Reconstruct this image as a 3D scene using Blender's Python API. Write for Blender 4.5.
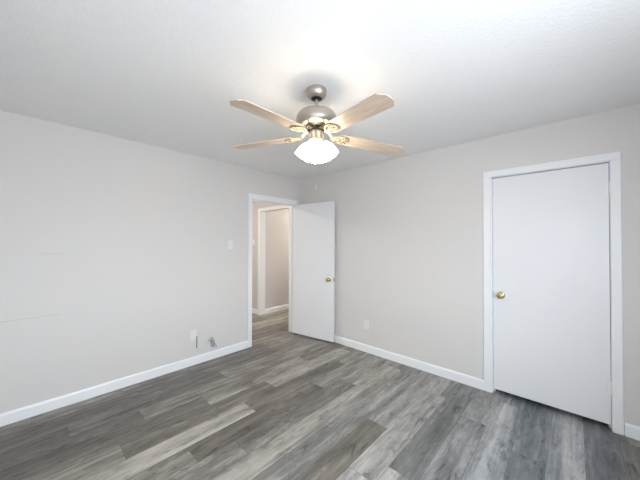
import bpy, bmesh, math, random
from mathutils import Vector, Matrix

for o in list(bpy.data.objects):
    bpy.data.objects.remove(o, do_unlink=True)
S = bpy.context.scene
C = S.collection
R = math.radians

# ------------------------------------------------------------------ camera
yaw, pitch, roll = 0.749408639, 0.0115282407, 0.00233214393
cy, sy, cp, sp = math.cos(yaw), math.sin(yaw), math.cos(pitch), math.sin(pitch)
F = Vector((-sy * cp, cy * cp, sp))
R0 = Vector((cy, sy, 0))
U0 = R0.cross(F)
RR = R0 * math.cos(roll) + U0 * math.sin(roll)
UU = -R0 * math.sin(roll) + U0 * math.cos(roll)
cam = bpy.data.cameras.new('camera')
cam.sensor_width = 36
cam.lens = 36 * 272.758178 / 640
cam.clip_start = 0.02
camo = bpy.data.objects.new('camera', cam)
C.objects.link(camo)
m3 = Matrix((RR, UU, -F)).transposed()
camo.matrix_world = Matrix.Translation((3.24219152, -3.02695075, 1.41530644)) @ m3.to_4x4()
S.camera = camo

# ------------------------------------------------------------------ world, light, exposure
W = bpy.data.worlds.new('sky')
S.world = W
W.use_nodes = True
bg = W.node_tree.nodes['Background']
SKY, GROUND, SKY_STRENGTH = (0.84, 0.93, 1.03, 1), (0.56, 0.61, 0.68, 1), 22.0     # bright overcast sky over sunlit pale ground
tcw = W.node_tree.nodes.new('ShaderNodeTexCoord'); sxw = W.node_tree.nodes.new('ShaderNodeSeparateXYZ')
rpw = W.node_tree.nodes.new('ShaderNodeValToRGB')
W.node_tree.links.new(tcw.outputs['Generated'], sxw.inputs[0])
W.node_tree.links.new(sxw.outputs['Z'], rpw.inputs['Fac'])
rpw.color_ramp.elements[0].position, rpw.color_ramp.elements[0].color = 0.0, GROUND
rpw.color_ramp.elements[1].position, rpw.color_ramp.elements[1].color = 0.04, SKY
W.node_tree.links.new(rpw.outputs['Color'], bg.inputs[0])
bg.inputs[1].default_value = SKY_STRENGTH
S.view_settings.view_transform = 'Standard'
S.view_settings.look = 'None'
S.view_settings.gamma = 1
S.view_settings.use_curve_mapping = False
S.view_settings.exposure = 0.01
SHADE_STRENGTH = 18.0
HALL_LIGHT = 150.0
S.cycles.max_bounces = 16
S.cycles.diffuse_bounces = 10
S.cycles.sample_clamp_indirect = 6


def portal(name, loc, rot, sx, sy_):
    l = bpy.data.lights.new(name, 'AREA')
    l.shape = 'RECTANGLE'
    l.size, l.size_y = sx, sy_
    l.cycles.is_portal = True
    o = bpy.data.objects.new(name, l)
    o.location, o.rotation_euler = loc, rot
    C.objects.link(o)
    return o


# room: corner at the origin, left wall x=0, right wall y=0, room in x>0, y<0
H = 2.44
XE, YS = 3.95, -3.55           # side wall, back wall
WX0, WX1, WZ0, WZ1 = 2.95, 3.35, 1.15, 1.8      # window in the back wall
VY0, VY1, VZ0, VZ1 = -3.1, -1.7, 0.85, 2.05      # window in the side wall
portal('window_daylight', ((WX0 + WX1) / 2, YS - 0.13, (WZ0 + WZ1) / 2), (R(90), 0, 0), WX1 - WX0, WZ1 - WZ0)
portal('window_daylight', (XE + 0.13, (VY0 + VY1) / 2, (VZ0 + VZ1) / 2), (R(90), 0, R(90)), VY1 - VY0, VZ1 - VZ0)


# ------------------------------------------------------------------ materials
def srgb(r, g, b):
    f = lambda c: (c / 255 / 12.92) if c / 255 <= 0.04045 else ((c / 255 + 0.055) / 1.055) ** 2.4
    return (f(r), f(g), f(b), 1)


def mat(name, col, rough=0.5, metal=0.0, emit=None, estr=0.0, spec=0.5):
    m = bpy.data.materials.new(name)
    m.use_nodes = True
    b = m.node_tree.nodes['Principled BSDF']
    b.inputs['Base Color'].default_value = col
    b.inputs['Roughness'].default_value = rough
    b.inputs['Metallic'].default_value = metal
    b.inputs['Specular IOR Level'].default_value = spec
    if emit:
        b.inputs['Emission Color'].default_value = emit
        b.inputs['Emission Strength'].default_value = estr
    return m


def bumpy(m, scale, strength, dist=0.01, detail=3, ramp=None):
    nt = m.node_tree
    tc = nt.nodes.new('ShaderNodeTexCoord')
    n = nt.nodes.new('ShaderNodeTexNoise')
    n.inputs['Scale'].default_value = scale
    n.inputs['Detail'].default_value = detail
    bp = nt.nodes.new('ShaderNodeBump')
    bp.inputs['Strength'].default_value = strength
    bp.inputs['Distance'].default_value = dist
    nt.links.new(tc.outputs['Object'], n.inputs['Vector'])
    src = n.outputs['Fac']
    if ramp:
        r = nt.nodes.new('ShaderNodeValToRGB')
        r.color_ramp.elements[0].position, r.color_ramp.elements[1].position = ramp
        nt.links.new(src, r.inputs['Fac'])
        src = r.outputs['Color']
    nt.links.new(src, bp.inputs['Height'])
    nt.links.new(bp.outputs['Normal'], nt.nodes['Principled BSDF'].inputs['Normal'])
    return m


M = {}
M['wall'] = bumpy(mat('warm_grey_wall_paint', srgb(217, 214, 211), 0.55, spec=0.3), 160, 0.12, 0.002)
M['hallwall'] = bumpy(mat('hall_wall_paint', srgb(206, 201, 199), 0.6, spec=0.3), 160, 0.12, 0.002)
M['ceiling'] = bumpy(mat('textured_ceiling_paint', srgb(240, 240, 240), 0.8, spec=0.2), 62, 0.24, 0.006, 2, (0.40, 0.64))
M['trim'] = mat('white_trim_paint', srgb(238, 239, 240), 0.35, spec=0.4)
M['door'] = bumpy(mat('white_door_paint', srgb(232, 232, 234), 0.32, spec=0.5), 90, 0.05, 0.001)
M['plate'] = mat('white_plastic', srgb(228, 228, 230), 0.3)
M['seam'] = mat('wallboard_seam', srgb(196, 192, 186), 0.7)
M['dark'] = mat('dark_gap', srgb(30, 29, 28), 0.9)
M['brass'] = mat('polished_brass', srgb(214, 194, 140), 0.2, 1.0)
M['nickel'] = mat('brushed_nickel', srgb(190, 182, 172), 0.42, 1.0)
M['pale_brass'] = mat('pale_antique_brass', srgb(160, 148, 126), 0.5, 0.6)
M['black'] = mat('painted_shadow_black', srgb(24, 22, 21), 0.6)  # flat black for shadow painted into the fan's openings
M['grey_metal'] = mat('dull_grey_metal', srgb(176, 174, 172), 0.4, 0.4)
M['cable'] = mat('grey_cable', srgb(140, 138, 136), 0.6)
M['shade'] = mat('lit_frosted_glass', srgb(250, 246, 236), 0.4, emit=(1, 0.86, 0.63, 1), estr=SHADE_STRENGTH)
M['hallglass'] = mat('lit_hall_glass', srgb(250, 240, 220), 0.4, emit=(1, 0.94, 0.83, 1), estr=HALL_LIGHT)

# blade wood: pale whitewashed maple with a faint grain along its length
m = mat('whitewashed_maple', srgb(226, 204, 182), 0.4)
nt = m.node_tree
tc = nt.nodes.new('ShaderNodeTexCoord'); mp = nt.nodes.new('ShaderNodeMapping'); nz = nt.nodes.new('ShaderNodeTexNoise'); rp = nt.nodes.new('ShaderNodeValToRGB')
mp.inputs['Scale'].default_value = (3, 45, 10)
nz.inputs['Scale'].default_value = 1.6; nz.inputs['Detail'].default_value = 5
rp.color_ramp.elements[0].position = 0.35; rp.color_ramp.elements[0].color = srgb(188, 168, 150)
rp.color_ramp.elements[1].position = 0.7; rp.color_ramp.elements[1].color = srgb(214, 196, 176)
nt.links.new(tc.outputs['Object'], mp.inputs['Vector']); nt.links.new(mp.outputs['Vector'], nz.inputs['Vector'])
nt.links.new(nz.outputs['Fac'], rp.inputs['Fac']); nt.links.new(rp.outputs['Color'], nt.nodes['Principled BSDF'].inputs['Base Color'])
M['blade'] = m

# window glass: lets daylight straight through with a weak reflection
m = bpy.data.materials.new('window_glass'); m.use_nodes = True
nt = m.node_tree; nt.nodes.clear()
out = nt.nodes.new('ShaderNodeOutputMaterial'); mx = nt.nodes.new('ShaderNodeMixShader')
tr = nt.nodes.new('ShaderNodeBsdfTransparent'); gl = nt.nodes.new('ShaderNodeBsdfGlossy')
gl.inputs['Roughness'].default_value = 0.02; mx.inputs[0].default_value = 0.06
nt.links.new(tr.outputs[0], mx.inputs[1]); nt.links.new(gl.outputs[0], mx.inputs[2]); nt.links.new(mx.outputs[0], out.inputs[0])
M['glass'] = m

# vinyl planks: per-plank tone (attribute) + grain streaks along y
m = mat('grey_vinyl_planks', (0.2, 0.2, 0.2, 1), 0.42, spec=0.45)
nt = m.node_tree; N = nt.nodes.new; L = nt.links.new
bs = nt.nodes['Principled BSDF']
geo = N('ShaderNodeNewGeometry')
at = N('ShaderNodeAttribute'); at.attribute_name = 'tone'
aw = N('ShaderNodeAttribute'); aw.attribute_name = 'warm'
ar = N('ShaderNodeAttribute'); ar.attribute_name = 'rnd'
offs = N('ShaderNodeCombineXYZ')
mul = N('ShaderNodeMath'); mul.operation = 'MULTIPLY'; mul.inputs[1].default_value = 37.0
L(ar.outputs['Fac'], mul.inputs[0])
for i in range(3): L(mul.outputs[0], offs.inputs[i])
add = N('ShaderNodeVectorMath'); add.operation = 'ADD'
L(geo.outputs['Position'], add.inputs[0]); L(offs.outputs[0], add.inputs[1])


def streak(sx_, sy2, scale, detail, rough=0.6, dist=0.0):
    mp = N('ShaderNodeMapping'); mp.inputs['Scale'].default_value = (sx_, sy2, 1)
    n = N('ShaderNodeTexNoise'); n.inputs['Scale'].default_value = scale; n.inputs['Detail'].default_value = detail
    n.inputs['Roughness'].default_value = rough; n.inputs['Distortion'].default_value = dist
    L(add.outputs[0], mp.inputs['Vector']); L(mp.outputs['Vector'], n.inputs['Vector'])
    return n.outputs['Fac']


def mathn(op, a, b, clamp=False):
    n = N('ShaderNodeMath'); n.operation = op; n.use_clamp = clamp
    for i, v in enumerate((a, b)):
        if isinstance(v, (int, float)): n.inputs[i].default_value = v
        else: L(v, n.inputs[i])
    return n.outputs[0]


g1 = streak(11, 1.1, 1.0, 3, 0.55, 0.6)     # broad cathedral streaks
g2 = streak(70, 2.5, 1.0, 4, 0.6)           # fine grain
g3 = streak(16, 5.0, 1.0, 5, 0.7, 1.0)      # smoky blotches
t = mathn('ADD', at.outputs['Fac'], mathn('MULTIPLY', mathn('SUBTRACT', g1, 0.5), 0.9))
t = mathn('ADD', t, mathn('MULTIPLY', mathn('SUBTRACT', g2, 0.5), 0.45))
t = mathn('ADD', t, mathn('MULTIPLY', mathn('SUBTRACT', g3, 0.5), 0.7))
g4 = streak(13, 3.2, 1.0, 6, 0.75, 1.6)     # dark knots and weathered flecks
t = mathn('SUBTRACT', t, mathn('MULTIPLY', mathn('SUBTRACT', g4, 0.555, True), 3.2))
g5 = streak(22, 0.7, 1.0, 2, 0.5)           # long pale stripes
t = mathn('ADD', t, mathn('MULTIPLY', mathn('SUBTRACT', g5, 0.58, True), 1.0), True)
rc = N('ShaderNodeValToRGB'); rw = N('ShaderNodeValToRGB')
for r_, cols in ((rc, [(0, (58, 62, 66)), (0.45, (122, 126, 130)), (1, (196, 196, 196))]),  # cool ramp has the daylight's blue cast mixed into its colours
                 (rw, [(0, (64, 59, 55)), (0.45, (122, 117, 108)), (1, (196, 190, 180))])):
    e = r_.color_ramp.elements
    e[0].position, e[0].color = 0, srgb(*cols[0][1])
    e[1].position, e[1].color = 1, srgb(*cols[2][1])
    q = e.new(cols[1][0]); q.color = srgb(*cols[1][1])
    L(t, r_.inputs['Fac'])
mixc = N('ShaderNodeMix'); mixc.data_type = 'RGBA'
L(aw.outputs['Fac'], mixc.inputs[0]); L(rc.outputs['Color'], mixc.inputs[6]); L(rw.outputs['Color'], mixc.inputs[7])
L(mixc.outputs[2], bs.inputs['Base Color'])
rr = N('ShaderNodeMapRange'); rr.inputs['To Min'].default_value = 0.36; rr.inputs['To Max'].default_value = 0.5
L(g2, rr.inputs['Value']); L(rr.outputs[0], bs.inputs['Roughness'])
bp = N('ShaderNodeBump'); bp.inputs['Strength'].default_value = 0.12; bp.inputs['Distance'].default_value = 0.002
L(g2, bp.inputs['Height']); L(bp.outputs['Normal'], bs.inputs['Normal'])
M['floor'] = m
M['joint'] = mat('plank_joint', srgb(70, 68, 66), 0.8)


# ------------------------------------------------------------------ mesh helpers
def obj(name, bm, m, parent=None, smooth=False, loc=None, rot=None):
    me = bpy.data.meshes.new(name)
    bmesh.ops.recalc_face_normals(bm, faces=bm.faces)
    bm.to_mesh(me)
    bm.free()
    for x in (m if isinstance(m, (list, tuple)) else [m]):
        me.materials.append(x)
    if smooth:
        for p in me.polygons: p.use_smooth = True
        try: me.set_sharp_from_angle(angle=R(38))
        except Exception: pass
    o = bpy.data.objects.new(name, me)
    C.objects.link(o)
    if parent: o.parent = parent
    if loc: o.location = loc
    if rot: o.rotation_euler = rot
    return o


def box(bm, x0, x1, y0, y1, z0, z1, bev=0.0, mi=0):
    t = bmesh.new()
    v = [t.verts.new((x, y, z)) for x in (x0, x1) for y in (y0, y1) for z in (z0, z1)]
    for f in ((0, 1, 3, 2), (4, 6, 7, 5), (0, 4, 5, 1), (2, 3, 7, 6), (0, 2, 6, 4), (1, 5, 7, 3)):
        t.faces.new([v[i] for i in f])
    if bev:
        bmesh.ops.bevel(t, geom=t.edges[:], offset=bev, segments=2, affect='EDGES', profile=0.5)
    merge(bm, t, mi)


def merge(bm, t, mi=0, mtx=None):
    if mtx is not None: t.transform(mtx)
    for f in t.faces: f.material_index = mi
    me = bpy.data.meshes.new('tmp'); t.to_mesh(me); t.free()
    bm.from_mesh(me); bpy.data.meshes.remove(me)


def lathe(bm, prof, seg=48, mtx=None, mi=0, close=False):
    t = bmesh.new()
    rings = []
    for r, z in prof:
        if r < 1e-6: rings.append([t.verts.new((0, 0, z))])
        else: rings.append([t.verts.new((r * math.cos(2 * math.pi * i / seg), r * math.sin(2 * math.pi * i / seg), z)) for i in range(seg)])
    pairs = list(zip(rings, rings[1:])) + ([(rings[-1], rings[0])] if close else [])
    for a, b in pairs:
        for i in range(seg):
            j = (i + 1) % seg
            if len(a) == 1 and len(b) > 1: t.faces.new((a[0], b[i], b[j]))
            elif len(b) == 1 and len(a) > 1: t.faces.new((a[i], a[j], b[0]))
            elif len(a) > 1: t.faces.new((a[i], a[j], b[j], b[i]))
    merge(bm, t, mi, mtx)


def tube(bm, pts, rad, seg=10, closed=False, mi=0):
    t = bmesh.new()
    pts = [Vector(p) for p in pts]
    n = len(pts); rings = []
    up = None
    for i, p in enumerate(pts):
        a = pts[(i - 1) % n] if (closed or i > 0) else p
        b = pts[(i + 1) % n] if (closed or i < n - 1) else p
        d = (b - a).normalized()
        if up is None:
            up = d.orthogonal().normalized()
        up = (up - d * up.dot(d)).normalized()
        s = d.cross(up)
        r = rad[i] if isinstance(rad, (list, tuple)) else rad
        rings.append([t.verts.new(p + (up * math.cos(2 * math.pi * k / seg) + s * math.sin(2 * math.pi * k / seg)) * r) for k in range(seg)])
    for i in range(n if closed else n - 1):
        a, b = rings[i], rings[(i + 1) % n]
        for k in range(seg):
            t.faces.new((a[k], a[(k + 1) % seg], b[(k + 1) % seg], b[k]))
    if not closed:
        t.faces.new(rings[0][::-1]); t.faces.new(rings[-1])
    merge(bm, t, mi)


def slab_outline(bm, pts, z0, z1, mi=0, bev=0.0):
    t = bmesh.new()
    lo = [t.verts.new((x, y, z0)) for x, y in pts]
    hi = [t.verts.new((x, y, z1)) for x, y in pts]
    t.faces.new(lo[::-1]); t.faces.new(hi)
    for i in range(len(pts)):
        j = (i + 1) % len(pts)
        t.faces.new((lo[i], lo[j], hi[j], hi[i]))
    if bev:
        es = [e for e in t.edges if abs(e.verts[0].co.z - e.verts[1].co.z) < 1e-6]
        bmesh.ops.bevel(t, geom=es, offset=bev, segments=2, affect='EDGES')
    merge(bm, t, mi)


def tag(o, label, cat, group=None, kind=None):
    o['label'] = label; o['category'] = cat
    if group: o['group'] = group
    if kind: o['kind'] = kind
    return o


def struct(o, label, cat):
    return tag(o, label, cat, kind='structure')


def empty(name, loc, rz=0.0):
    o = bpy.data.objects.new(name, None)
    o.empty_display_size = 0.1
    o.location = loc; o.rotation_euler = (0, 0, rz)
    C.objects.link(o)
    return o


def wall_mesh(axis, c0, c1, a0, a1, z0, z1, holes):
    """solid wall between planes c0 and c1 of an axis, running a0..a1, with rectangular holes (a, b, z, z)"""
    bm = bmesh.new()
    As = sorted({a0, a1} | {h[0] for h in holes} | {h[1] for h in holes})
    Zs = sorted({z0, z1} | {h[2] for h in holes} | {h[3] for h in holes})
    solid = lambda i, k: 0 <= i < len(As) - 1 and 0 <= k < len(Zs) - 1 and not any(
        h[0] <= (As[i] + As[i + 1]) / 2 <= h[1] and h[2] <= (Zs[k] + Zs[k + 1]) / 2 <= h[3] for h in holes)
    P = (lambda c, a, z: (c, a, z)) if axis == 'x' else (lambda c, a, z: (a, c, z))
    quad = lambda *ps: bm.faces.new([bm.verts.new(p) for p in ps])
    for i in range(len(As) - 1):
        for k in range(len(Zs) - 1):
            if not solid(i, k): continue
            a, b, z, w = As[i], As[i + 1], Zs[k], Zs[k + 1]
            for c in (c0, c1): quad(P(c, a, z), P(c, b, z), P(c, b, w), P(c, a, w))
            if not solid(i - 1, k): quad(P(c0, a, z), P(c1, a, z), P(c1, a, w), P(c0, a, w))
            if not solid(i + 1, k): quad(P(c0, b, z), P(c1, b, z), P(c1, b, w), P(c0, b, w))
            if not solid(i, k - 1): quad(P(c0, a, z), P(c1, a, z), P(c1, b, z), P(c0, b, z))
            if not solid(i, k + 1): quad(P(c0, a, w), P(c1, a, w), P(c1, b, w), P(c0, b, w))
    bmesh.ops.remove_doubles(bm, verts=bm.verts, dist=1e-5)
    return bm


# ------------------------------------------------------------------ room shell
T = 0.11
DY0, DY1, DZ = -0.915, -0.15, 2.018         # bedroom doorway in the left wall
CX0, CX1, CZ = 2.672, 3.444, 2.044          # closet doorway in the right wall
HX0, HX1, HZ = -1.27, -0.36, 2.035          # cased opening in the hall
HY = 0.10                                   # hall wall with that opening
wl = struct(obj('wall_left', wall_mesh('x', -T, 0, YS - T, 0.11, 0, H, [(DY0 - .02, DY1 + .02, 0, DZ + .02)]), M['wall']),
            'long plain warm grey wall with the open doorway at its end', 'wall')
wr = struct(obj('wall_right', wall_mesh('y', 0, T, 0, XE + T, 0, H, [(CX0 - .02, CX1 + .02, 0, CZ + .02)]), M['wall']),
            'warm grey wall holding the closed white closet door', 'wall')
struct(obj('wall_back', wall_mesh('y', YS - T, YS, 0, XE + T, 0, H, [(WX0, WX1, WZ0, WZ1)]), M['wall']),
       'grey wall with a wide window facing the closet door', 'wall')
struct(obj('wall_side', wall_mesh('x', XE, XE + T, YS, 0, 0, H, [(VY0, VY1, VZ0, VZ1)]), M['wall']),
       'grey wall with a window facing the long plain wall', 'wall')
struct(obj('wall_hall', wall_mesh('y', HY, HY + T, -3.3, -T, 0, H, [(HX0 - .015, HX1 + .015, 0, HZ + .015)]), M['hallwall']),
       'cream lit hall wall with a white cased opening seen through the doorway', 'wall')
struct(obj('wall_corridor', wall_mesh('x', -1.4, -1.285, HY + T, 3.0, 0, H, []), M['hallwall']),
       'pinkish grey wall beyond the cased opening in the hall', 'wall')
struct(obj('wall_corridor_right', wall_mesh('x', -T - .12, -T, HY + T, 3.0, 0, H, []), M['hallwall']),
       'grey corridor wall facing the pinkish one', 'wall')
struct(obj('wall_corridor_end', wall_mesh('y', 3.0, 3.1, -1.4, -T, 0, H, []), M['hallwall']), 'grey wall closing the corridor', 'wall')
struct(obj('wall_hall_far', wall_mesh('x', -3.4, -3.3, -2.4, HY + T, 0, H, []), M['hallwall']), 'hall wall farthest from the bedroom doorway', 'wall')
struct(obj('wall_hall_near', wall_mesh('y', -2.5, -2.4, -3.4, -T, 0, H, []), M['hallwall']), 'hall wall opposite the cased opening', 'wall')
# closet interior behind its door
bm = bmesh.new()
box(bm, 2.3, 2.4, T, 0.75, 0, H); box(bm, 3.8, 3.9, T, 0.75, 0, H); box(bm, 2.3, 3.9, 0.75, 0.85, 0, H)
struct(obj('wall_closet', bm, M['wall']), 'closet walls hidden behind the closed closet door', 'wall')

bm = bmesh.new()
box(bm, -3.4, XE + T, YS - T, 3.1, H, H + 0.1)
struct(obj('ceiling', bm, M['ceiling']), 'white ceiling with a fine stippled texture', 'ceiling')

# floor: one mesh of plank faces over a dark base
random.seed(11)
PW, PL, X0 = 0.183, 1.22, 3.288
joints = {-1: -0.3, 0: -0.97, 1: -0.75, 2: -0.12, 3: -0.58, 4: -1.45, 5: -1.62, 6: -1.135, 7: -1.43, 8: -1.385, 9: -0.78, 10: -1.04,
          11: -1.70, 12: -1.35, 13: -1.92, 14: -1.15, 15: -1.58, 16: -2.3, 17: -0.55}
# (row, index below joint=0 / above=1 / ...) -> tone, warmth
tones = {(4, 2): (.36, .2), (5, 2): (.66, .3), (7, 2): (.54, .3), (8, 2): (.6, .35), (-1, 0): (.33, .1), (-1, 1): (.3, .1), (0, 1): (.72, .15), (0, 0): (.72, .1), (1, 1): (.40, 0), (1, 0): (.34, .1), (2, 1): (.5, .1), (2, 0): (.62, .1),
         (3, 1): (.60, .2), (3, 0): (.46, .1), (4, 1): (.34, .2), (4, 0): (.62, .3), (5, 1): (.68, .35), (5, 0): (.6, .3), (6, 1): (.6, .3), (6, 0): (.28, .7),
         (7, 1): (.56, .3), (7, 0): (.40, .3), (8, 1): (.64, .4), (8, 0): (.66, .45), (9, 1): (.66, .4), (9, 0): (.40, .3), (9, -1): (.5, .4),
         (10, 1): (.56, .5), (10, 0): (.36, .95), (10, 2): (.5, .4), (11, 2): (.5, .6), (11, 1): (.34, .8), (11, 0): (.82, .6), (12, 1): (.76, .6), (12, 0): (.36, .95), (12, 2): (.45, .6),
         (13, 2): (.46, .7), (13, 1): (.62, .75), (13, 0): (.32, .5), (14, 1): (.52, .6), (14, 0): (.55, .6), (14, -1): (.3, .6), (15, 1): (.56, .7), (15, 0): (.34, .4), (15, -1): (.3, .7),
         (16, 1): (.36, .5), (16, 0): (.26, .8), (16, 2): (.45, .6), (17, 0): (.46, .5), (17, -1): (.5, .6), (17, -2): (.5, .6), (17, 1): (.5, .5)}
bm = bmesh.new()
lt = bm.faces.layers.float.new('tone'); lw = bm.faces.layers.float.new('warm'); lr = bm.faces.layers.float.new('rnd')
gap = 0.0006
XLO, XHI, YLO, YHI = -3.4, XE + T, YS - T, 3.1
r_ = -6
while X0 - PW * r_ > XLO:
    xa, xb = max(X0 - PW * (r_ + 1), XLO), min(X0 - PW * r_, XHI)
    if xb <= xa:
        r_ += 1
        continue
    j = joints.get(r_, -random.random() * PL)
    for k in range(-4, 6):
        ya, yb = max(j + (k - 1) * PL, YLO), min(j + k * PL, YHI)
        if yb <= ya: continue
        tn, wm = tones.get((r_, k), (random.uniform(.28, .62), random.uniform(.4, .8)))
        if r_ >= 8: wm = min(1, .65 + .4 * wm)  # left rows warmed; the blue daylight cast stays painted on the right rows
        elif r_ >= 3: wm = min(1, wm + .25)
        f = bm.faces.new([bm.verts.new(p) for p in ((xa + gap, ya + gap, 0), (xb - gap, ya + gap, 0), (xb - gap, yb - gap, 0), (xa + gap, yb - gap, 0))])
        f[lt], f[lw], f[lr] = .455 + (tn - .47) * .85, wm, random.random()
    r_ += 1
for f in bm.faces: f.material_index = 0
me = bpy.data.meshes.new('floor'); 
base = bmesh.new(); box(base, XLO, XHI, YLO, YHI, -0.1, -0.0015)
merge(bm, base, 1)
struct(obj('floor', bm, [M['floor'], M['joint']]), 'grey and taupe wood-look plank floor', 'floor')


def base_run(name, pts_out, label, m='trim'):
    """pts_out: list of ((x0,y0),(x1,y1),(nx,ny)) wall runs with the normal into the room"""
    bm = bmesh.new()
    prof = [(0, 0), (.014, 0), (.014, .078), (.010, .090), (.004, .095), (0, .095)]
    for (a, b, n) in pts_out:
        t = bmesh.new()
        rings = [[t.verts.new((p[0] + n[0] * d, p[1] + n[1] * d, z)) for d, z in prof] for p in (a, b)]
        for i in range(len(prof)):
            jn = (i + 1) % len(prof)
            t.faces.new((rings[0][i], rings[0][jn], rings[1][jn], rings[1][i]))
        t.faces.new(rings[0]); t.faces.new(rings[1][::-1])
        merge(bm, t)
    return struct(obj(name, bm, M[m]), label, 'baseboard')


CW = 0.06
base_run('baseboard_left', [((0, YS), (0, DY0 - CW), (1, 0)), ((0, DY1 + CW), (0, 0), (1, 0))], 'white baseboard along the long plain wall')
base_run('baseboard_right', [((0, 0), (2.60, 0), (0, -1))], 'white baseboard between the room corner and the closet door')
base_run('baseboard_corner', [((3.51, 0), (XE, 0), (0, -1))], 'short white baseboard past the hinge side of the closet door')
base_run('baseboard_side', [((XE, 0), (XE, YS), (-1, 0))], 'white baseboard under the side window')
base_run('baseboard_back', [((XE, YS), (0, YS), (0, 1))], 'white baseboard under the back window')
base_run('baseboard_hall', [((-3.3, HY), (HX0 - CW, HY), (0, -1))], 'white baseboard on the cream hall wall')
base_run('baseboard_corridor', [((-1.285, HY + T), (-1.285, 3.0), (1, 0))], 'white baseboard on the pinkish corridor wall')


def casing(bm, axis, c, s, a0, a1, z, w0=CW, w1=CW, wt=CW, th=0.015):
    """flat casing round an opening a0..a1 (inner edges) up to z, on plane c, standing out s*th"""
    lo, hi = sorted((c, c + s * th))
    def bx(p, q, z0, z1):
        if axis == 'x': box(bm, lo, hi, p, q, z0, z1, 0.003)
        else: box(bm, p, q, lo, hi, z0, z1, 0.003)
    bx(a0 - w0, a0, 0, z); bx(a1, a1 + w1, 0, z); bx(a0 - w0, a1 + w1, z, z + wt)


# bedroom doorway
bm = bmesh.new()
casing(bm, 'x', 0, 1, DY0 - .004, DY1 + .002, DZ + .004, wt=0.072)
casing(bm, 'x', -T, -1, DY0 - .004, DY1 + .004, DZ + .004)
struct(obj('trim_1', bm, M['trim']), 'white casing round the open bedroom doorway', 'door trim')
bm = bmesh.new()
for d in ((DY0 - .02, DY0), (DY1, DY1 + .02)): box(bm, -T, 0, d[0], d[1], 0, DZ + .02)
box(bm, -T, 0, DY0 - .02, DY1 + .02, DZ, DZ + .02)
box(bm, -T + .03, -.04, DY0, DY0 + .011, 0, DZ, .002); box(bm, -T + .03, -.04, DY1 - .011, DY1, 0, DZ, .002); box(bm, -T + .03, -.04, DY0, DY1, DZ - .011, DZ, .002)
struct(obj('trim_2', bm, M['trim']), 'white jamb and stop lining the open bedroom doorway', 'door trim')
# closet doorway
bm = bmesh.new()
casing(bm, 'y', 0, -1, CX0 - .012, CX1 + .003, CZ + .006, w0=.060, w1=.057, wt=.058)
struct(obj('trim_3', bm, M['trim']), 'white casing round the closed closet door', 'door trim')
bm = bmesh.new()
for d in ((CX0 - .02, CX0), (CX1, CX1 + .02)): box(bm, d[0], d[1], 0, T, 0, CZ + .02)
box(bm, CX0 - .02, CX1 + .02, 0, T, CZ, CZ + .02)
box(bm, CX0, CX0 + .012, .042, .075, 0, CZ, .002); box(bm, CX1 - .012, CX1, .042, .075, 0, CZ, .002); box(bm, CX0, CX1, .042, .075, CZ - .012, CZ, .002)
struct(obj('trim_4', bm, M['trim']), 'white jamb lining the closet doorway', 'door trim')
# cased opening in the hall
bm = bmesh.new()
casing(bm, 'y', HY, -1, HX0, HX1, HZ)
casing(bm, 'y', HY + T, 1, HX0, HX1, HZ, w0=.014, w1=.05)
box(bm, HX0 - .015, HX0, HY, HY + T, 0, HZ); box(bm, HX1, HX1 + .015, HY, HY + T, 0, HZ); box(bm, HX0 - .015, HX1 + .015, HY, HY + T, HZ, HZ + .015)
struct(obj('trim_5', bm, M['trim']), 'white casing round the opening in the hall', 'door trim')


def knob_bm(rad=0.026, length=0.06):
    """knob on a rosette, axis along +z from the door face"""
    k = bmesh.new()
    lathe(k, [(0, 0.030), (.011, .030), (.011, .034), (.018, .037), (rad, .045), (rad + .001, .052), (rad - .003, .059), (rad - .009, .0625), (.010, .0635), (.009, .0625), (0, .0625)], 32)
    s = bmesh.new()
    lathe(s, [(0, 0), (.031, 0), (.032, .003), (.029, .007), (.020, .010), (.011, .012), (.010, .034), (0, .034)], 32)
    return k, s


def add_knob(parent, loc, rot):
    k, s = knob_bm()
    kn = obj('door_knob', k, M['brass'], parent, True, loc, rot)
    kn['label'] = 'round polished brass knob'
    ro = obj('knob_rosette', s, M['brass'], kn, True)
    return kn


def hinge_bm(h=0.09):
    b = bmesh.new()
    n = 5
    for i in range(n):
        z0 = -h / 2 + i * h / n
        lathe(b, [(0, z0 + .0005), (.0055, z0 + .0005), (.006, z0 + .002), (.006, z0 + h / n - .002), (.0055, z0 + h / n - .0005), (0, z0 + h / n - .0005)], 14)
    lathe(b, [(0, h / 2), (.005, h / 2), (.004, h / 2 + .006), (0, h / 2 + .008)], 14)
    return b


# closet door (closed): face just behind the wall plane
d2 = empty('door_2', (CX0 + .003, 0.003, 0.042))
struct(d2, 'closed flat white closet door with a brass knob', 'door')
bm = bmesh.new(); box(bm, 0, CX1 - CX0 - .006, 0, .035, 0, CZ - .010 - .042, .0015)
obj('door_panel', bm, M['door'], d2)
add_knob(d2, (0.066, 0, 0.89), (R(90), 0, 0))
for z in (0.28, 1.80):
    hb = hinge_bm()
    box(hb, -.02, .0, .0005, .003, -.045, .045)
    obj('hinge', hb, M['trim'], d2, True, (CX1 - CX0 - .0035, -.0065, z))
bm = bmesh.new(); box(bm, -.002, .004, -.0012, .02, .86, .92)
obj('latch_plate', bm, M['grey_metal'], d2)

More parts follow.
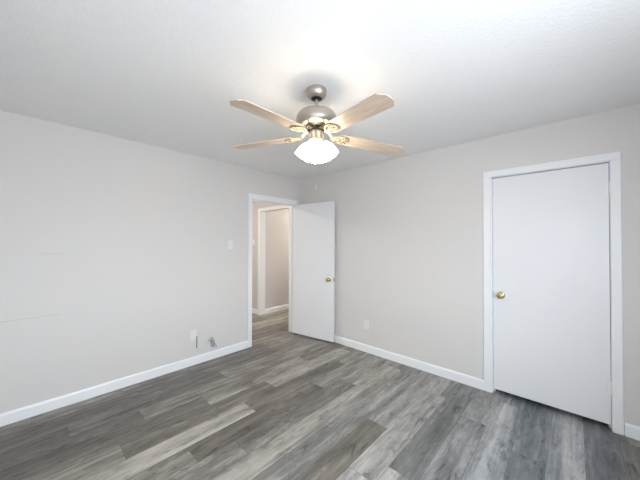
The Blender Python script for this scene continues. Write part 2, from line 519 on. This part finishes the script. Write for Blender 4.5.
# bedroom door (open against the right wall); origin on the hinge pin, door along local +x, visible face at y=-.035
ANG = R(9.0)
d1 = empty('door_1', (0.006, DY1 - .004, 0.018), ANG)
struct(d1, 'open flat white bedroom door swung back against the grey wall', 'door')
DW = 0.748
bm = bmesh.new(); box(bm, .002, DW, -.035, 0, 0, 1.995, .0015)
obj('door_panel', bm, M['door'], d1)
add_knob(d1, (DW - .066, -.035, 0.88), (R(90), 0, 0))
bm = bmesh.new(); box(bm, DW - .0005, DW + .0012, -.029, -.006, .85, .91, .0004); lathe(bm, [(0, 0), (.006, 0), (.006, .006), (0, .007)], 12, Matrix.Translation((DW, -.0175, .88)) @ Matrix.Rotation(R(90), 4, 'Y'))
lp = obj('latch_plate', bm, M['brass'], d1); lp['label'] = 'small brass latch plate on the door edge'
for z in (0.25, 1.0, 1.78):
    obj('hinge', hinge_bm(), M['trim'], d1, True, (-.004, .004, z))

# windows (behind the camera; they let the daylight in)
def window(name, axis, c, a0, a1, z0, z1, label):
    w = empty(name, ((a0 + a1) / 2, c, z0) if axis == 'y' else (c, (a0 + a1) / 2, z0), 0 if axis == 'y' else R(90))
    struct(w, label, 'window')
    hw = (a1 - a0) / 2; h = z1 - z0
    bm = bmesh.new()
    for x in ((-hw, -hw + .045), (hw - .045, hw)): box(bm, x[0], x[1], -.04, .04, 0, h, .003)
    for z in ((0, .045), (h / 2 - .02, h / 2 + .02), (h - .045, h)): box(bm, -hw, hw, -.04, .04, z[0], z[1], .003)
    obj('window_frame', bm, M['trim'], w)
    bm = bmesh.new(); box(bm, -hw + .04, hw - .04, -.003, .003, .04, h - .04)
    obj('window_pane', bm, M['glass'], w)
    return w
window('window_1', 'y', YS - .06, WX0, WX1, WZ0, WZ1, 'wide white framed window in the back wall')
window('window_2', 'x', XE + .06, VY0, VY1, VZ0, VZ1, 'white framed window in the side wall')

# faint wallboard patch seams in the left wall, slot line and the seam over the closet
bm = bmesh.new()
for y0, y1, z0, z1 in ((-3.17, -2.815, .797, .801), (-2.96, -2.81, 1.318, 1.321), (-1.66, -1.56, .148, .152), (-1.48, -1.30, .158, .162)):
    box(bm, -.002, .0016, y0, y1, z0, z1, .0006)
obj('patch_seam', bm, M['seam'], wl)
bm = bmesh.new(); box(bm, 3.511, XE, -.0012, .002, 2.108, 2.1105)
obj('wallboard_seam', bm, M['wall'], wr)


# ------------------------------------------------------------------ ceiling fan
FX, FY = 1.989, -1.717
fan = empty('ceiling_fan', (FX, FY, H))
tag(fan, 'brushed nickel ceiling fan with pale wood blades and lit frosted shades', 'ceiling fan')
Z = lambda z: z - H
bm = bmesh.new()
lathe(bm, [(0, 0), (.0655, 0), (.068, -.010), (.0675, -.024), (.063, -.039), (.053, -.052), (.042, -.060), (.038, -.061), (.037, -.057), (0, -.057)], 56)
obj('canopy', bm, M['nickel'], fan, True)
bm = bmesh.new()
lathe(bm, [(0, -.056), (.0365, -.0565), (.034, -.061), (.020, -.068), (.014, -.070), (0, -.070)], 40)
obj('canopy_shadow_disc', bm, M['black'], fan, True)  # black disc painting the shadow inside the canopy's open bottom
bm = bmesh.new()
lathe(bm, [(0, -.06), (.0115, -.06), (.0115, -.15), (.022, -.152), (.024, -.17), (0, -.17)], 28)
obj('downrod', bm, M['nickel'], fan, True)
bm = bmesh.new()
lathe(bm, [(0, -.150), (.070, -.151), (.100, -.155), (.120, -.165), (.131, -.182), (.135, -.204), (.134, -.222), (.128, -.238), (.112, -.250), (.086, -.254), (.086, -.242), (0, -.242)], 72)
mh = obj('motor_housing', bm, M['nickel'], fan, True)
bm = bmesh.new()   # ribbed vent band under the housing
lathe(bm, [(.074, -.240), (.069, -.243), (.064, -.252), (.058, -.256), (0, -.256)], 56)
for i in range(30):
    a = 2 * math.pi * i / 30
    t = bmesh.new(); box(t, .056, .072, -.0032, .0032, -.258, -.240, .0012)
    merge(bm, t, 0, Matrix.Rotation(a, 4, 'Z'))
vb = obj('vent_band', bm, M['pale_brass'], fan, True); vb['label'] = 'ribbed pale brass band under the motor'
bm = bmesh.new()
lathe(bm, [(0, -.254), (.056, -.254), (.054, -.284), (0, -.284)], 40)
obj('motor_gap_shadow', bm, M['black'], fan, True)  # solid black core painted as the shaded gap below the motor
bm = bmesh.new()
lathe(bm, [(0, -.282), (.043, -.282), (.046, -.286), (.045, -.330), (.047, -.336), (0, -.336)], 48)
obj('switch_housing', bm, M['nickel'], fan, True)
bm = bmesh.new()
lathe(bm, [(0, -.332), (.048, -.334), (.052, -.342), (.046, -.356), (.030, -.372), (.016, -.382), (.010, -.392), (.012, -.398), (.006, -.408), (0, -.410)], 44)
lf = obj('light_fitter', bm, M['pale_brass'], fan, True)

# blades with irons
TH = R(130.5)
DROOP, PITCH, RT = R(3.0), R(-9.5), 0.643
def blade_bm():
    pts = []
    def half(s):
        return [(.160, .036 * s), (.168, .050 * s), (.20, .055 * s), (.40, .0605 * s), (RT - .030, .066 * s), (RT - .022, .048 * s), (RT - .018, .041 * s), (RT - .006, .035 * s), (RT - .001, .027 * s), (RT + .001, .009 * s)]
    pts = half(1) + half(-1)[::-1]
    b = bmesh.new()
    slab_outline(b, pts[::-1], 0.0, .006, bev=.0012)
    return b
def iron_bm():
    b = bmesh.new()
    def ring(cx, cy_, rx, ry, rad, rot=0):
        pts = []
        for i in range(20):
            a = 2 * math.pi * i / 20
            x, y = rx * math.cos(a), ry * math.sin(a)
            pts.append((cx + x * math.cos(rot) - y * math.sin(rot), cy_ + x * math.sin(rot) + y * math.cos(rot), -.004))
        tube(b, pts, rad, 8, True)
    for s in (-1, 1):                       # scrolls and leaf loops
        ring(.150, .022 * s, .030, .013, .0036, R(24 * s))
        ring(.192, .030 * s, .018, .013, .0034, R(10 * s))
        tube(b, [(.118, .006 * s, -.003), (.135, .028 * s, -.004), (.160, .042 * s, -.005), (.190, .046 * s, -.005), (.212, .036 * s, -.005), (.222, .018 * s, -.005), (.226, 0, -.005)], .0042, 8)
    ring(.205, 0, .020, .012, .0036)
    slab_outline(b, [(.10, -.011), (.135, -.009), (.175, -.005), (.175, .005), (.135, .009), (.10, .011)], -.008, .0, bev=.0015)
    for p in ((.19, -.03), (.19, .03), (.216, 0)):
        lathe(b, [(0, -.008), (.004, -.007), (.0055, -.004), (.0055, .0), (0, .0)], 12, Matrix.Translation((p[0], p[1], 0)))
    return b
def arm_bm():
    b = bmesh.new()
    pts = [(.050, -.272), (.080, -.276), (.105, -.300), (.122, -.314)]
    for w, t_ in ((.015, .005),):
        t = bmesh.new()
        top = [[t.verts.new((x, y, z + dz)) for y, dz in ((-w, -t_), (w, -t_), (w, t_), (-w, t_))] for x, z in pts]
        for a, c in zip(top, top[1:]):
            for i in range(4): t.faces.new((a[i], a[(i + 1) % 4], c[(i + 1) % 4], c[i]))
        t.faces.new(top[0]); t.faces.new(top[-1][::-1])
        bmesh.ops.bevel(t, geom=t.edges[:], offset=.0018, segments=2, affect='EDGES')
        merge(b, t)
    return b
ZB = -.312
SAG = (R(-2.5), R(-2.6), 0, 0, R(2.8))     # the blades do not hang quite alike   # blade plane at the root
proto = None
for k in range(5):
    a = TH + k * 2 * math.pi / 5
    base_m = Matrix.Rotation(a, 4, 'Z')
    tilt = Matrix.Translation((.12, 0, ZB)) @ Matrix.Rotation(DROOP + SAG[k], 4, 'Y') @ Matrix.Rotation(PITCH, 4, 'X') @ Matrix.Translation((-.12, 0, 0))
    if proto is None:
        bl = obj('blade', blade_bm(), M['blade'], fan)
        ir = obj('blade_iron', iron_bm(), M['pale_brass'], fan, True)
        am = obj('blade_arm', arm_bm(), M['nickel'], ir, True)
        proto = (bl, ir, am)
    else:
        bl, ir, am = [o.copy() for o in proto]
        for o in (bl, ir, am): C.objects.link(o)
        bl.parent = fan; ir.parent = fan; am.parent = ir
    bl.matrix_local = base_m @ tilt
    ir.matrix_local = base_m @ tilt
    am.matrix_local = tilt.inverted()

# light kit: four tulip shades
CAMAZ = math.atan2(-3.02695 - FY, 3.24219 - FX)
def shade_bm():
    b = bmesh.new()
    out_ = [(.019, 0), (.024, -.006), (.036, -.020), (.046, -.040), (.051, -.062), (.053, -.084), (.055, -.100), (.057, -.108)]
    inn = [(r - .003, z) for r, z in out_][::-1]
    lathe(b, out_ + inn, 40, close=True)
    # softly fluted rim
    for v in b.verts:
        if v.co.z < -.08:
            a = math.atan2(v.co.y, v.co.x)
            v.co.z += .002 * math.cos(8 * a) * ((-v.co.z - .08) / .028)
    return b
def cup_bm():
    b = bmesh.new()
    lathe(b, [(0, .022), (.012, .022), (.020, .014), (.024, .002), (.025, -.010), (.022, -.012), (0, -.010)], 28)
    tube(b, [(0, 0, .015), (-.012, 0, .026), (-.03, 0, .030)], .008, 10)
    return b
def bulb_bm():
    b = bmesh.new()
    lathe(b, [(0, -.012), (.012, -.014), (.014, -.03), (.024, -.048), (.028, -.064), (.024, -.08), (.012, -.090), (0, -.092)], 24)
    return b
TILT = R(33)
sproto = None
for k in range(4):
    a = CAMAZ - R(12) + k * math.pi / 2
    mtx = Matrix.Rotation(a, 4, 'Z') @ Matrix.Translation((.041, 0, -.358)) @ Matrix.Rotation(-TILT, 4, 'Y')
    if sproto is None:
        cu = obj('shade_holder', cup_bm(), M['pale_brass'], fan, True)
        sh = obj('lamp_shade', shade_bm(), M['shade'], cu, True)
        bu = obj('light_bulb', bulb_bm(), M['shade'], cu, True)
        sproto = (cu, sh, bu)
    else:
        cu, sh, bu = [o.copy() for o in sproto]
        for o in (cu, sh, bu): C.objects.link(o)
        cu.parent = fan; sh.parent = cu; bu.parent = cu
    cu.matrix_local = mtx
# pull chain with a bell shaped fob, hanging in front of the fitter
bm = bmesh.new()
ca = CAMAZ + R(2)
px_, py_ = .058 * math.cos(ca), .058 * math.sin(ca)
for i in range(9):
    lathe(bm, [(0, .0026), (.0022, 0), (0, -.0026)], 8, Matrix.Translation((px_, py_, -.335 - i * .0055)))
tube(bm, [(.044 * math.cos(ca), .044 * math.sin(ca), -.325), (px_, py_, -.333)], .003, 8)
pc = obj('pull_chain', bm, M['pale_brass'], fan, True)
bm = bmesh.new()
lathe(bm, [(0, 0), (.003, -.001), (.005, -.010), (.009, -.024), (.008, -.028), (0, -.029)], 20, Matrix.Translation((px_, py_, -.384)))
obj('chain_fob', bm, M['pale_brass'], pc, True)


# ------------------------------------------------------------------ wall fittings
def plate_thing(name, loc, rz, label, cat, w=.070, h=.115, toggle=False, screws=True, group=None):
    t = empty(name, loc, rz)          # local -y faces the room
    tag(t, label, cat, group)
    bm = bmesh.new(); box(bm, -w / 2, w / 2, -.006, 0, -h / 2, h / 2, .0025)
    obj('cover_plate', bm, M['plate'], t)
    if toggle:
        bm = bmesh.new(); box(bm, -.005, .005, -.016, -.004, -.002, .016, .002)
        obj('toggle', bm, M['plate'], t)
    if screws:
        for z in ((-.030, .030) if toggle else (-.042, .042)):
            bm = bmesh.new()
            lathe(bm, [(0, .0072), (.0028, .0068), (.0032, .0055), (0, .0055)], 12, Matrix.Translation((0, 0, z)) @ Matrix.Rotation(R(90), 4, 'X'))
            obj('screw', bm, M['plate'], t, True)
    return t
LW = R(90)    # on the left wall the plate's -y must face +x
plate_thing('light_switch', (0, -1.244, 1.388), LW, 'small white light switch on the plain wall beside the doorway', 'light switch', toggle=True)
plate_thing('outlet_plate', (0, -1.700, .345), LW, 'tall white cover plate low on the wall beside the valve', 'wall plate', w=.072, h=.125)
plate_thing('outlet_plate', (1.257, 0, .352), 0, 'white cover plate low on the wall past the open door', 'wall plate')
plate_thing('light_switch', (-1.50, HY, 1.43), 0, 'white hall switch glimpsed through the doorway on the cream wall', 'light switch', toggle=True)
# thin grey cable beside the tall plate
bm = bmesh.new()
tube(bm, [(.006, -1.662, .322), (.007, -1.661, .29), (.007, -1.660, .24), (.006, -1.661, .186)], .0065, 10)
tag(obj('cable', bm, M['cable'], None, True), 'thin grey cable hanging beside the tall white cover plate', 'cable')
# shut-off valve with a white capped end
v = empty('shutoff_valve', (0, -1.482, .213))
tag(v, 'small grey metal shutoff valve sticking out of the wall near the baseboard', 'valve')
bm = bmesh.new(); tube(bm, [(-.01, 0, .03), (.03, 0, .03), (.045, 0, .022), (.05, 0, .0), (.05, 0, -.05)], .013, 14)
lathe(bm, [(.012, 0), (.026, .001), (.026, .004), (.014, .010), (.012, 0)], 24, Matrix.Translation((0, 0, .03)) @ Matrix.Rotation(R(90), 4, 'Y'))
obj('pipe_stub', bm, M['grey_metal'], v, True)
bm = bmesh.new(); lathe(bm, [(0, -.03), (.012, -.03), (.015, -.022), (.015, .024), (.012, .031), (0, .031)], 16, Matrix.Translation((.05, 0, .0)))
obj('valve_body', bm, M['grey_metal'], v, True)
bm = bmesh.new(); box(bm, .042, .058, -.066, .010, .032, .042, .004)
obj('valve_handle', bm, M['grey_metal'], v)
bm = bmesh.new(); lathe(bm, [(0, 0), (.015, .001), (.016, .055), (.013, .062), (0, .062)], 18, Matrix.Translation((.05, .016, -.006)) @ Matrix.Rotation(R(-140), 4, 'X'))
cp_ = obj('pipe_cap', bm, M['plate'], v, True); cp_['label'] = 'white capped outlet of the valve'
# small white hook high on the right wall
hk = empty('wall_hook', (.349, 0, 2.277))
tag(hk, 'small white hook high on the wall above the open door', 'hook')
bm = bmesh.new(); box(bm, -.011, .011, -.008, 0, -.02, .045, .003)
obj('hook_plate', bm, M['plate'], hk)
bm = bmesh.new(); tube(bm, [(0, -.004, -.012), (0, -.012, -.03), (0, -.026, -.036), (0, -.036, -.026), (0, -.036, -.012)], .0045, 10)
obj('hook_arm', bm, M['plate'], hk, True)

# warm ceiling lights, out of sight above the door heads; corridor one added as fill
def hall_light(loc, label):
    hl = empty('ceiling_light', loc)
    tag(hl, label, 'ceiling light')
    bm = bmesh.new(); lathe(bm, [(0, 0), (.15, 0), (.15, -.02), (.14, -.028), (0, -.028)], 40)
    obj('lamp_base', bm, M['nickel'], hl, True)
    bm = bmesh.new(); lathe(bm, [(.14, -.026), (.135, -.05), (.11, -.075), (.06, -.09), (0, -.095)], 40)
    obj('lamp_shade', bm, M['hallglass'], hl, True)
hall_light((-1.25, -1.35, H), 'warm flush ceiling light in the hall outside the open doorway')
hall_light((-0.70, 1.7, H), 'added unseen warm ceiling light brightening the corridor past the cased opening')
